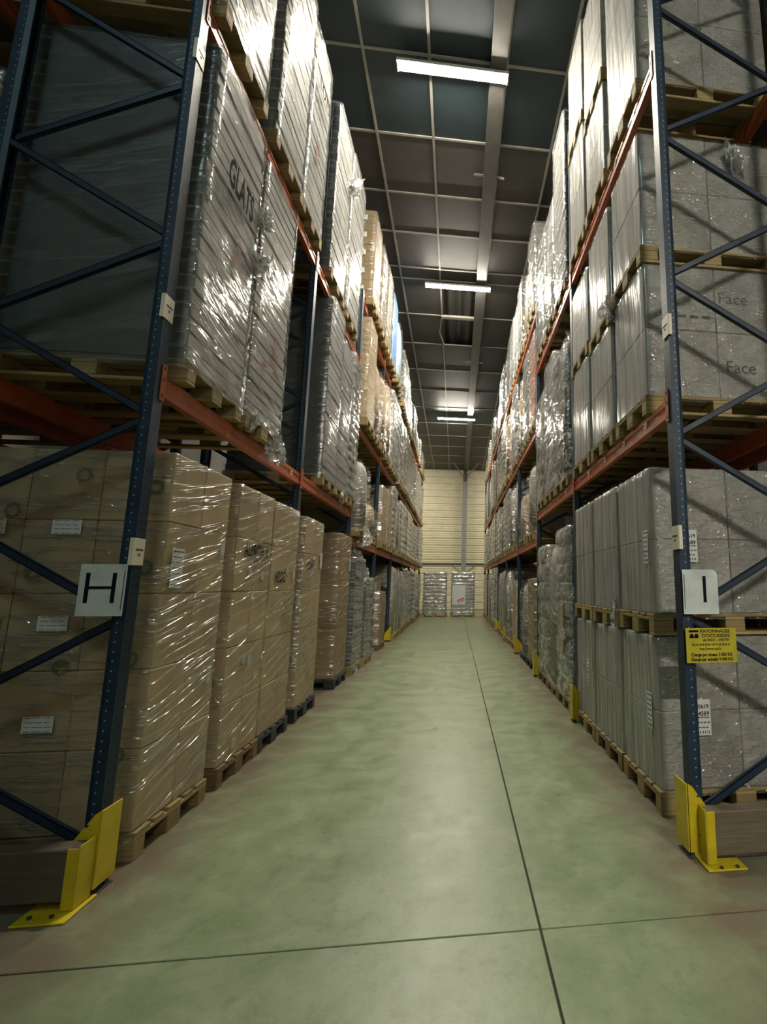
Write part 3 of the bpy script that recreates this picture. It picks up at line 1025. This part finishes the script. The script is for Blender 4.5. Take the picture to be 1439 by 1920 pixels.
o, fc = load('L', 4.58, 0, 2.28, 'carton', 'tan wrapped stack with black handwriting, second from the H post on floor', 5, 3, 2, .77, pal='pallet_wood_old')
put_text('handwriting', o, 'ALPROM X', .15, 'ink', (HX - .014, .04, 1.76), '+x', bold=.004, sx=.72)
for yy, zz in ((-.08, 1.58), (.20, 1.56), (-.05, .88), (.06, .86), (.22, .70), (-.12, .25)):
    paper_label(o, (HX - .013, yy, zz), '+x', .06, .075, bars=False)
o, fc = load('L', 5.37, 0, 2.27, 'carton', 'tan wrapped stack with smudged dark print, third from the H post on floor', 5, 3, 2, .78, pal='black_plastic')
put_text('handwriting', o, 'H2OC', .15, 'ink', (HX - .014, -.12, 1.55), '+x', bold=.003, sx=.7)
paper_label(o, (HX - .013, .08, 1.62), '+x', .05, .08, bars=False)
paper_label(o, (HX - .013, .27, 1.60), '+x', .05, .10, bars=False)
o, fc = load('L', 6.39, 0, 2.26, 'carton', 'tan wrapped stack with white tag at its edge, fourth on left floor', 5, 3, 2, .80, pal='black_plastic')
put_text('handwriting', o, 'HAG', .17, 'ink', (HX - .014, -.12, 1.72), '+x', bold=.003, sx=.8)
paper_label(o, (HX - .012, .31, 1.78), '+x', .10, .19, bars=False)
o, fc = load('L', 8.18, 0, 2.25, 'carton', 'plain brown carton stack standing past a gap on left floor, black pallet', 6, 2, 1, .80, mat='kraft_dark', pal='black_plastic', fm='film_clear')
paper_label(o, (HX - .012, .31, 1.80), '+x', .10, .19, bars=False)
o, fc = load('L', 9.30, 0, 1.95, 'sheet', 'pale ragged board stack with loose film on top on left floor', 26, wy=.80, mat='grey_carton', off=.03)
scrap(o, (.45, .0, 2.0), .22, 1)
scrap(o, (.58, .33, 1.75), .16, 2)
scrap(o, (.60, -.1, .06), .12, 3, 3)
o, fc = load('L', 10.28, 0, 1.62, 'sheet', 'lower ragged board stack with frilled edge on left floor, third bay', 22, wy=.80, mat='grey_carton', off=.05)
for k in range(7):
    scrap(o, (.60, .40, .2 + k * .21), .07, 20 + k, 2)
o, fc = load('L', 12.52, 0, 1.32, 'carton', 'short kraft carton pile with narrower top box on left floor, fourth bay', 3, 2, 1, .86, mat='kraft_dark', pal='pallet_wood_old', near=False)
cartons(o, .95, .60, 1.32, 1.68, 1, 2, 1, 'kraft_dark')
film(o, .96, .61, 1.30, 1.68, 'film_clear', .1, .008, seed=900)

# ---- left rack, first shelf --------------------------------------------------
o, fc = load('L', 3.62, A1, 5.22, 'sheet', 'crinkly wrapped board stack lettered GLATS on first left shelf', 24, wy=.84, mat='white_board')
put_text('handwriting', o, 'GLATS', .30, 'ink', (HX + .050, -.06, 1.64), '+x', bold=.009, sx=.48, roll=-.03)
red_marks(o, ((.12, 1.30, .20, .16), (.05, 1.12, .10, .12)), 1)
scrap(o, (.60, .42, 1.35), .20, 5)
scrap(o, (.60, .42, 1.80), .15, 6)
o, fc = load('L', 4.51, A1, 5.15, 'sheet', 'crinkly wrapped board stack with red print, right of GLATS stack', 24, wy=.82, mat='white_board')
red_marks(o, ((.12, .85, .34, .22), (-.1, .62, .18, .15)), 2)
scrap(o, (.60, .30, .02), .20, 7)
scrap(o, (.60, -.30, .08), .14, 8)
load('L', 6.84, A1, 5.32, 'sheet', 'dark-ended board stack right behind the second post on first left shelf', 24, wy=.72, mat='lilac_board', fm='film_sheet')
o, fc = load('L', 7.56, A1, 5.08, 'sheet', 'lilac-grey board stack, middle of second bay on first left shelf', 22, wy=.70, mat='lilac_board', fm='film_sheet')
scrap(o, (.60, .0, .05), .16, 9)
load('L', 8.22, A1, 5.22, 'tray', 'silver banded stack, farthest of second bay on first left shelf', 16, wy=.64, mat='tray_grey')
o, fc = load('L', 9.20, B1, 3.72, 'bag', 'tall pale film-covered bulk pack at start of third bay, first left shelf', wy=.80, mat='grey_carton', off=.05)
scrap(o, (.60, .1, .02), .26, 10)
load('L', 10.38, B1, 3.10, 'bag', 'low rounded kraft bale under film in third bay, first left shelf', wy=.74, mat='kraft', near=False, off=.02)
load('L', 11.90, B1, 3.72, 'block', 'kraft carton block just past the fourth post, first left shelf', 3, wy=.80, mat='kraft', near=False, off=.04)
load('L', 12.80, B1, 3.80, 'block', 'kraft carton block, middle of fourth bay on first left shelf', 4, wy=.80, mat='kraft', near=False, off=.04)
load('L', 13.66, B1, 4.05, 'tray', 'silver layered stack, far end of fourth bay on first left shelf', 10, wy=.78, near=False, off=.05)

# ---- left rack, upper shelves -------------------------------------------------
load('L', 3.58, A2, 7.75, 'sheet', 'bright wrapped board stack at top left, nearest above the first frame', 22, wy=.80, mat='white_board')
o, fc = load('L', 4.60, A2, 7.95, 'sheet', 'glaring wrapped board stack behind a dark gap, second on upper left shelf', 22, wy=.80, mat='white_board')
o, fc = load('L', 5.37, A2, 7.85, 'sheet', 'wrapped board stack lettered LOTS on upper left shelf, third along', 22, wy=.72, mat='white_board')
put_text('handwriting', o, 'LOTS 7', .22, 'ink', (HX + .050, .0, 1.70), '+x', bold=.003, sx=.8)
red_marks(o, ((.0, 1.0, .30, .22),), 3)
o, fc = load('L', 6.62, A2, 8.05, 'sheet', 'dark-sided tall board stack with loose film flap, upper left shelf', 22, wy=.84, mat='white_board')
scrap(o, (.60, .30, 1.9), .26, 11)
load('L', 7.60, A2, 8.15, 'sheet', 'tall board stack with bright lamp glare, last on upper left shelf', 22, wy=.96, mat='white_board')
load('L', 9.35, B2, 6.42, 'block', 'kraft stack with pale corner post on middle left shelf, third bay', 2, wy=.80, mat='kraft', off=.05, fm='film_clear')
load('L', 10.20, B2, 6.05, 'bag', 'kraft bulk pack, middle of third bay on middle left shelf', wy=.76, mat='kraft', near=False, off=.04)
load('L', 10.97, B2, 6.10, 'bag', 'kraft bulk pack, far end of third bay on middle left shelf', wy=.70, mat='kraft', near=False, off=.06)
load('L', 11.92, B2, 6.30, 'bag', 'kraft bulk pack, start of fourth bay on middle left shelf', wy=.78, mat='kraft', near=False, off=.04)
load('L', 12.78, B2, 6.38, 'tray', 'silver layered stack, middle of fourth bay on middle left shelf', 10, wy=.78, near=False, off=.05)
load('L', 13.64, B2, 6.40, 'tray', 'silver layered stack, far end of fourth bay on middle left shelf', 10, wy=.78, near=False, off=.05)
o, fc = load('L', 9.32, B3, 8.62, 'block', 'kraft stack with a row of white labels on topmost left shelf', 5, nx=3, wy=.78, mat='kraft_dark', off=.05)
for k in range(5):
    paper_label(o, (.33, -.395, .32 + k * .37), '-y', .16, .11, bars=False)
    paper_label(o, (-.2, -.395, .32 + k * .37), '-y', .16, .11, bars=False)
load('L', 10.16, B3, 8.55, 'tray', 'amber-tinted wrapped stack, middle of third bay on topmost left shelf', 6, wy=.76, mat='kraft', near=False, off=.06, fm='film_silver')
load('L', 10.95, B3, 8.60, 'tray', 'wrapped stack beside the blue one, third bay on topmost left shelf', 6, wy=.70, mat='kraft', near=False, off=.07, fm='film_silver')
load('L', 11.95, B3, 8.52, 'block', 'bright blue wrapped stack on topmost left shelf', 2, wy=.84, mat='blue_board', near=False, off=.08)
o, fc = load('L', 12.95, B3, 8.50, 'bag', 'pale blue shrouded stack with yellow patches on topmost left shelf', wy=.80, mat='sky_board', near=False, off=.10)

# ---- right rack, floor: two loads high --------------------------------------------
o, fc = load('R', 3.77, 0, 1.13, 'grey', 'grey wrapped cartons on floor, lower load beside the I sign post', 2, 2, 1, .74)
paper_label(o, (-HX + .012, -.20, .62), '-x', .09, .24)
paper_label(o, (-.275, -.372, .60), '-y', .10, .23, big=('0619', '4589'))
o, fc = load('R', 3.77, 1.14, 2.33, 'grey', 'grey wrapped cartons stacked second high beside the I sign post', 2, 2, 1, .74)
paper_label(o, (-HX + .012, -.24, .62), '-x', .09, .24)
paper_label(o, (-.305, -.372, .62), '-y', .10, .23, big=('0619', '4589'))
o2 = o
o, fc = load('R', 4.58, 0, 1.12, 'grey', 'grey wrapped cartons on floor, lower load second from the I post', 2, 2, 1, .78)
o, fc = load('R', 4.58, 1.13, 2.34, 'grey', 'grey wrapped cartons second high, second from the I post', 2, 2, 1, .78)
scrap(o, (-.60, -.30, .12), .15, 30)
o, fc = load('R', 5.37, 0, 1.12, 'grey', 'grey wrapped cartons on floor, lower load third from the I post', 2, 2, 2, .74)
paper_label(o, (-HX + .012, -.12, .60), '-x', .10, .26)
o, fc = load('R', 5.37, 1.13, 2.34, 'grey', 'grey wrapped cartons second high, third from the I post', 2, 2, 2, .74)
o, fc = load('R', 6.44, 0, 2.22, 'tray', 'silver banded stack with kraft flap, first past the second right post', 9, wy=.72)
MB().cbox(-.012, 0, -.08, .08, -.30, .30, .003).build('card_flap', 'kraft', o, (-HX - .02, -.1, .95))
scrap(o, (-.60, -.2, .9), .12, 31, 3)
load('R', 7.20, 0, 2.17, 'bag', 'silver shrouded stack, middle of second bay on right floor', wy=.74, mat='grey_carton')
load('R', 7.98, 0, 2.10, 'tray', 'silver banded stack, far end of second bay on right floor', 7, wy=.76, mat='grey_carton', pal='pallet_wood_old')
load('R', 9.35, 0, 1.60, 'carton', 'low film-wrapped brown stack between two yellow guards, third bay right floor', 3, 2, 1, .80, mat='kraft_dark', pal='black_plastic')
load('R', 10.30, 0, 1.58, 'bag', 'low wrapped stack at far end of third bay, right floor', wy=.78, mat='grey_carton', pal='black_plastic')
load('R', 11.98, 0, 1.58, 'block', 'kraft carton stack just past the fourth right post on floor', 2, wy=.80, mat='kraft', near=False, pal='pallet_wood_old')
load('R', 12.86, 0, 1.62, 'bag', 'kraft bulk stack, middle of fourth bay on right floor', wy=.78, mat='grey_carton', near=False)

# ---- right rack, first shelf: two loads high ----------------------------------------
o, fc = load('R', 3.74, A1, 3.95, 'grey', 'grey wrapped cartons printed Face, lower load on first right shelf', 2, 2, 1, .72)
for xx, zz in ((.15, .97), (.18, .40)):
    put_text('carton_print', o, 'Face', .14, 'print_grey', (xx, -.3468, zz), '-y', bold=.0)
for k in range(4):
    MB().box(-.035, .035, 0, .001, -.012, .012).build('printed_mark', 'print_grey', o, (-.38 + k * .10, -.3475, .80))
o, fc = load('R', 3.74, 3.955, 5.12, 'grey', 'grey wrapped cartons, upper load nearest on first right shelf', 2, 2, 1, .72)
scrap(o, (.25, -.40, .95), .20, 33)
o, fc = load('R', 4.56, A1, 3.90, 'grey', 'ribbed grey carton load, lower middle of first right shelf', 2, 2, 1, .72)
o, fc = load('R', 4.56, 3.905, 5.12, 'grey', 'ribbed grey carton load, upper middle of first right shelf', 2, 2, 1, .72)
scrap(o, (-.60, -.40, .12), .20, 32)
o, fc = load('R', 5.37, A1, 3.98, 'grey', 'ribbed grey carton load, lower far end of first right bay', 2, 2, 1, .76)
o, fc = load('R', 5.37, 3.985, 5.02, 'grey', 'ribbed grey carton load, upper far end of first right bay', 2, 2, 1, .76)
load('R', 6.45, A1, 4.92, 'bag', 'smooth silver shrouded stack right past the second right post, first shelf', wy=.80, mat='dark_board', fm='film_silver')
load('R', 7.27, A1, 4.95, 'tray', 'silver stack with lilac bands, middle of second bay, first right shelf', 8, wy=.76, mat='lilac_board', fm='film_silver')
load('R', 8.08, A1, 4.90, 'bag', 'silver shrouded stack, far end of second bay, first right shelf', wy=.76, mat='grey_carton', fm='film_silver')
o, fc = load('R', 9.35, B1, 3.80, 'bag', 'pale shrouded pack at start of third bay, first right shelf', wy=.80, mat='grey_carton')
for k in range(3):
    paper_label(o, (.1, -.44, .35 + k * .42), '-y', .22, .15, bars=False)
load('R', 10.6, B1, 3.45, 'bag', 'rounded brown bale under film, third bay of first right shelf', wy=.80, mat='kraft', near=False)

# ---- right rack, upper shelves -----------------------------------------------------
load('R', 3.72, A2, 8.10, 'grey', 'tall ribbed carton load at top right, nearest above the frame', 4, 2, 1, .78)
load('R', 4.60, A2, 6.62, 'grey', 'ribbed carton load, lower second on upper right shelf', 2, 2, 1, .72)
load('R', 4.60, 6.625, 8.20, 'grey', 'ribbed carton load, upper second on upper right shelf', 3, 2, 1, .72)
load('R', 5.40, A2, 6.98, 'grey', 'ribbed carton load, lower third on upper right shelf', 2, 2, 1, .72)
load('R', 5.40, 6.985, 8.45, 'grey', 'ribbed carton load, topmost third on upper right shelf', 2, 2, 1, .72)
load('R', 6.42, A2, 8.20, 'sheet', 'film-hung silver stack start of second bay on upper right shelf', 20, wy=.76, mat='white_board', fm='film_silver')
o, fc = load('R', 7.22, A2, 7.75, 'bag', 'silver shrouded stack, middle of second bay on upper right shelf', wy=.76, mat='grey_carton', fm='film_silver')
load('R', 8.02, A2, 7.55, 'tray', 'silver banded stack, far end of second bay on upper right shelf', 9, wy=.76, fm='film_silver')

# ---- far bays: silver layered stacks, each its own thing ------------------------------
KFAR = ['tray', 'tray', 'bag', 'tray', 'block', 'tray']
FT = {'tray': 'silver layered stack', 'bag': 'shrouded stack', 'block': 'boxed stack', 'carton': 'carton stack'}


def far(side, b, slot, z, top, kind, mat, rows=9):
    y0 = (YL if side == 'L' else YR) + b * PITCH + UP_W
    y = y0 + .46 + slot * .88
    lv = {0: 'floor', B1: 'first shelf', B2: 'middle shelf', B3: 'topmost shelf'}[z]
    pos = ('near slot', 'middle slot', 'far slot')[slot]
    tone = {'tray_grey': '', 'grey_carton': 'pale ', 'kraft': 'kraft ', 'kraft_dark': 'brown ', 'rust_board': 'rust-toned ', 'white_board': 'white ', 'lilac_board': 'lilac '}[mat]
    lab = '%s%s on %s of %s, %s bay, %s' % (tone, FT[kind], lv, RK[side], ORD[b], pos)
    wm = {'tray_grey': 'tray_wrapped', 'grey_carton': 'pale_wrapped', 'kraft': 'kraft_wrapped', 'kraft_dark': 'kraft_wrapped', 'rust_board': 'rust_wrapped', 'white_board': 'pale_wrapped', 'lilac_board': 'lilac_wrapped'}[mat]
    wr = b >= 4
    load(side, y, z, top, kind, lab, rows, wy=rf.uniform(.72, .82), mat=wm if wr else mat, near=False, off=(.04 if side == 'L' else 0.0) + rf.uniform(-.03, .03), group='far loads of the racks', wrapped=wr)


rf = random.Random(5)
have = set()
for b in range(2, NB):
    for z, tp in ((0, 2.12), (B1, 4.08), (B2, 6.42), (B3, 8.35)):
        for slot in range(3):
            for side in 'LR':
                if side == 'L' and b == 2:
                    continue
                if side == 'L' and b == 3 and (z in (B1, B2) or z == 0):
                    continue
                if side == 'L' and b == 3 and z == B3 and slot < 2:
                    continue
                if side == 'R' and b == 2 and (z == 0 or z == B1):
                    continue
                if side == 'R' and b == 3 and z == 0 and slot < 2:
                    continue
                kind, mat = 'tray', 'tray_grey'
                rr = rf.random()
                if b < 4:
                    if side == 'R' and z in (B2, B3):
                        kind, mat = rf.choice((('bag', 'kraft'), ('tray', 'tray_grey'), ('block', 'rust_board'), ('tray', 'white_board')))
                    elif rr < .4:
                        kind, mat = 'bag', 'grey_carton'
                elif b == 4 and z == 0:
                    kind, mat = 'bag', 'grey_carton'
                elif rr < .15:
                    kind, mat = 'bag', 'grey_carton'
                t = tp - rf.uniform(0, .18)
                if z == B3:
                    t += .25 if b < 5 else -.2 - .12 * (b - 5)
                if side == 'L' and z == B3 and b >= 6:
                    t -= .15
                far(side, b, slot, z, t, kind, mat, rf.choice((8, 9, 10)))

# ---- the two loads standing across the end of the aisle ---------------------------------
for x, lab, extra in ((-.98, 'silver wrapped stack left of the pair at the far end of the aisle', 0), (.34, 'silver wrapped stack with white sheet and red print at the far end of the aisle', 1)):
    o, fc = load('L', 24.75, 0, 2.10, 'tray', lab, 12, wy=.80, near=False, x=x, dx=1.06, mat='white_board')
    if extra:
        MB().box(-.32, .30, -.006, 0, -.45, .45).build('white_sheet', 'paper', o, (-.18, -.425, 1.02))
        MB().bar((-.26, -.433, .74), (.06, -.433, .88), .05, .002).bar((-.24, -.433, .66), (.06, -.433, .79), .035, .002).build('printed_mark', 'red_print', o)

# ---- first loads of the racks standing back to back with these --------------------------
for side, xx in (('L', XCL - 1.36), ('R', XCR + 1.36)):
    for z, tp, lv in ((0, 2.2, 'floor'), (A1, 4.9, 'first shelf'), (A2, 7.6, 'upper shelf')):
        for i in range(2):
            if side == 'R' and i:
                continue
            load(side, 3.66 + i * .9, z, tp, 'carton' if z == 0 or i else 'sheet', '%s stack on %s of the rack behind the %s, %s' % ('brown' if i == 0 else 'tan', lv, RK[side], ('near slot', 'second slot')[i]),
                 5 if z == 0 or i else 18, 3, 2, .80, mat='kraft_dark' if z == 0 or i else 'kraft_dark', near=False, x=xx)

# ------------------------------------------------------------------ post guards
GUARD = 'yellow steel guards at the foot of the rack posts'


def guard(side, b, label):
    y0 = (YL if side == 'L' else YR) + b * PITCH
    sg = 1 if side == 'L' else -1
    xf = (XFL if side == 'L' else XFR) + sg * .078
    g = tag(empty('post_guard', (xf, y0 - .02, 0)), label, 'post guard', GUARD)
    H, t = .385, .006
    # aisle-side plate with a notch at the floor, then the two cheeks with slanted tops
    MB().cbox(-t, t * .2, -.10, .055, .035, H, .002).build('front_plate', 'yellow_paint', g)
    for yy, nm in ((-.10, 'cheek'),):
        prof = [(-sg * t * 0 - sg * t, .035), (-sg * t, H), (-sg * .03, H - .015), (-sg * .165, .19), (-sg * .165, .035)]
        if sg < 0:
            prof = prof[::-1]
        MB().prism(prof, 1, yy, yy + t).build(nm, 'yellow_paint', g)
    MB().cbox(-.05 if sg > 0 else -.004, .004 if sg > 0 else .05, -.09, .045, 0, .008, .002).build('base_plate', 'dark_steel', g)
    for yy in (-.08, .01):
        MB().box(-.035 if sg > 0 else .015, -.015 if sg > 0 else .035, yy, yy + .03, .008, .05).build('foot', 'dark_steel', g)
    for zz in (.32, .12):
        MB().cyl((-sg * .06, -.103, zz), .006, .006, 8, 1).build('bolt', 'dark_steel', g)
    return g


for b in range(NB):
    where = 'under the H sign' if b == 0 else 'at the %s post of the left rack' % ORD[b]
    if b in (0, 4, 5, 6):
        guard('L', b, 'yellow steel post guard ' + where)
    where = 'under the I sign' if b == 0 else 'at the %s post of the right rack' % ORD[b]
    if b < 6:
        guard('R', b, 'yellow steel post guard ' + where)

# ------------------------------------------------------------------ end barriers


def barrier(side, label):
    sg = 1 if side == 'L' else -1
    xe = -1.70 if side == 'L' else 1.365
    g = tag(empty('end_barrier', (xe, 2.80, 0)), label, 'barrier')
    ln = 2.35
    x0, x1 = (-ln, -.012) if side == 'L' else (.012, ln)
    MB().cbox(x0, x1, .004, .10, .045, .265, .006).build('rail', 'rail_timber', g)
    if side == 'L':
        MB().cbox(-.006, 0, -.004, .11, .012, .28, .002).build('end_plate', 'yellow_paint', g)
        MB().cbox(-.055, -.0065, -.004, .002, .012, .27, .002).build('lip', 'yellow_paint', g)
        MB().cbox(-.20, .02, -.085, .13, 0, .010, .003).build('base_plate', 'yellow_paint', g)
    else:
        MB().cbox(0, .006, -.004, .11, .012, .28, .002).build('end_plate', 'yellow_paint', g)
        MB().cbox(.0065, .055, -.004, .002, .012, .27, .002).build('lip', 'yellow_paint', g)
        MB().cbox(-.02, .20, -.055, .13, 0, .010, .003).build('base_plate', 'yellow_paint', g)
    for k in (0, 1):
        MB().cyl((-sg * (.06 + .09 * k), -.04, .014), .010, .010, 6).build('anchor_bolt', 'dark_steel', g)
    return g


barrier('L', 'brown timber end barrier with yellow end plate before the left rack')
barrier('R', 'brown timber end barrier with yellow end plate before the right rack')

# ------------------------------------------------------------------ signs


def sign_plate(name, x0, x1, z0, z1, y, mat, label, cat='sign', clip=0.0):
    o = tag(empty(name, ((x0 + x1) / 2, y, (z0 + z1) / 2)), label, cat)
    a, b = (x1 - x0) / 2, (z1 - z0) / 2
    if clip:
        prof = [(-a, -b), (a, -b)] + [(a - clip + clip * math.cos(t), b - clip + clip * math.sin(t)) for t in (0, .4, .8, 1.2, 1.57)] + [(-a, b)]
        MB().prism(prof, 1, -.002, .002).build('plate', mat, o)
    else:
        MB().cbox(-a, a, -.002, .002, -b, b, .001).build('plate', mat, o)
    return o


yH = 3.005
o = sign_plate('aisle_sign', -2.005, -1.775, 1.312, 1.588, yH, 'sign_white', 'square white sign with black letter H on the left end post')
m = MB()
for x0, x1, z0, z1 in ((-.083, -.063, -.068, .092), (.048, .068, -.068, .092), (-.063, .048, .005, .020)):
    m.box(x0, x1, -.004, -.0025, z0, z1)
m.build('letter_H', 'ink', o)
MB().box(.104, .107, -.004, -.0025, -.105, .105).build('edge_line', 'ink', o)
o = sign_plate('aisle_sign', 1.385, 1.612, 1.308, 1.578, yH - .03, 'sign_white', 'white sign with black letter I and rounded corner on the right end post', clip=.035)
MB().box(.016, .036, -.004, -.0025, -.065, .095).build('letter_I', 'ink', o)
MB().box(-.106, -.103, -.004, -.0025, -.105, .105).build('edge_line', 'ink', o)
o = sign_plate('load_sign', 1.388, 1.712, 1.020, 1.224, yH - .03, 'yellow_sign', 'yellow load-limit notice with black French lettering below the I sign')
for tx, sz, xx, zz, bo, sx in (('RAYONNAGES', .026, .025, .083, .0006, 1.12), ("D'OCCASION", .026, .030, .056, .0006, 1.12), ('ACHAT - VENTE', .021, .030, .031, .0005, 1.1),
                               ('TEL. 01 60 05 05 28  FAX 01 60 05 00 55', .018, -.005, .004, .0004, .80), ('http://www.asx.fr', .021, -.01, -.020, .0004, .95),
                               ('Charge par niveau: 3 000 KG', .026, -.002, -.055, .0008, .86), ('Charge par echelle: 9 000 KG', .026, -.002, -.082, .0008, .86)):
    put_text('lettering', o, tx, sz, 'ink', (xx, -.0032, zz), '-y', bold=bo, sx=sx)
m = MB()
for k in range(2):
    m.cyl((-.125 + .03 * k, -.0035, .056), .013, .001, 10, 1)
m.box(-.142, -.080, -.004, -.003, .078, .090)
m.box(-.14, -.08, -.004, -.003, .044, .050)
m.build('emblem', 'ink', o)


def loc_plate(x, y, z, sg, label):
    """small cream location plate folded round a post edge"""
    o = tag(empty('location_plate', (x, y, z)), label, 'plate', 'cream location plates on the end posts')
    h = .075
    MB().cbox(-.004, .0, -.012, .085, -h, h, .001).build('plate', 'plate_cream', o)
    MB().box(-sg * .022 if sg > 0 else 0, 0 if sg > 0 else .022, -.016, -.012, -h, h).build('fold', 'plate_cream', o)
    m = MB()
    xx = .0004 if sg > 0 else -.0046
    m.box(xx - .0004, xx + .0004, .005, .07, .006, .016).box(xx - .0004, xx + .0004, .03, .045, -.025, -.010)
    m.build('print', 'print_grey', o)
    return o


for z, nm in ((1.66, 'by the H sign'), (3.13, 'above the first beam'), (4.96, 'near the top of the frame')):
    loc_plate(XFL + .006, YL, z, 1, 'small cream location plate on the left end post ' + nm)
for z, nm in ((1.78, 'above the I sign'), (3.22, 'above the first beam')):
    loc_plate(XFR - .003, YR, z, -1, 'small cream location plate on the right end post ' + nm)
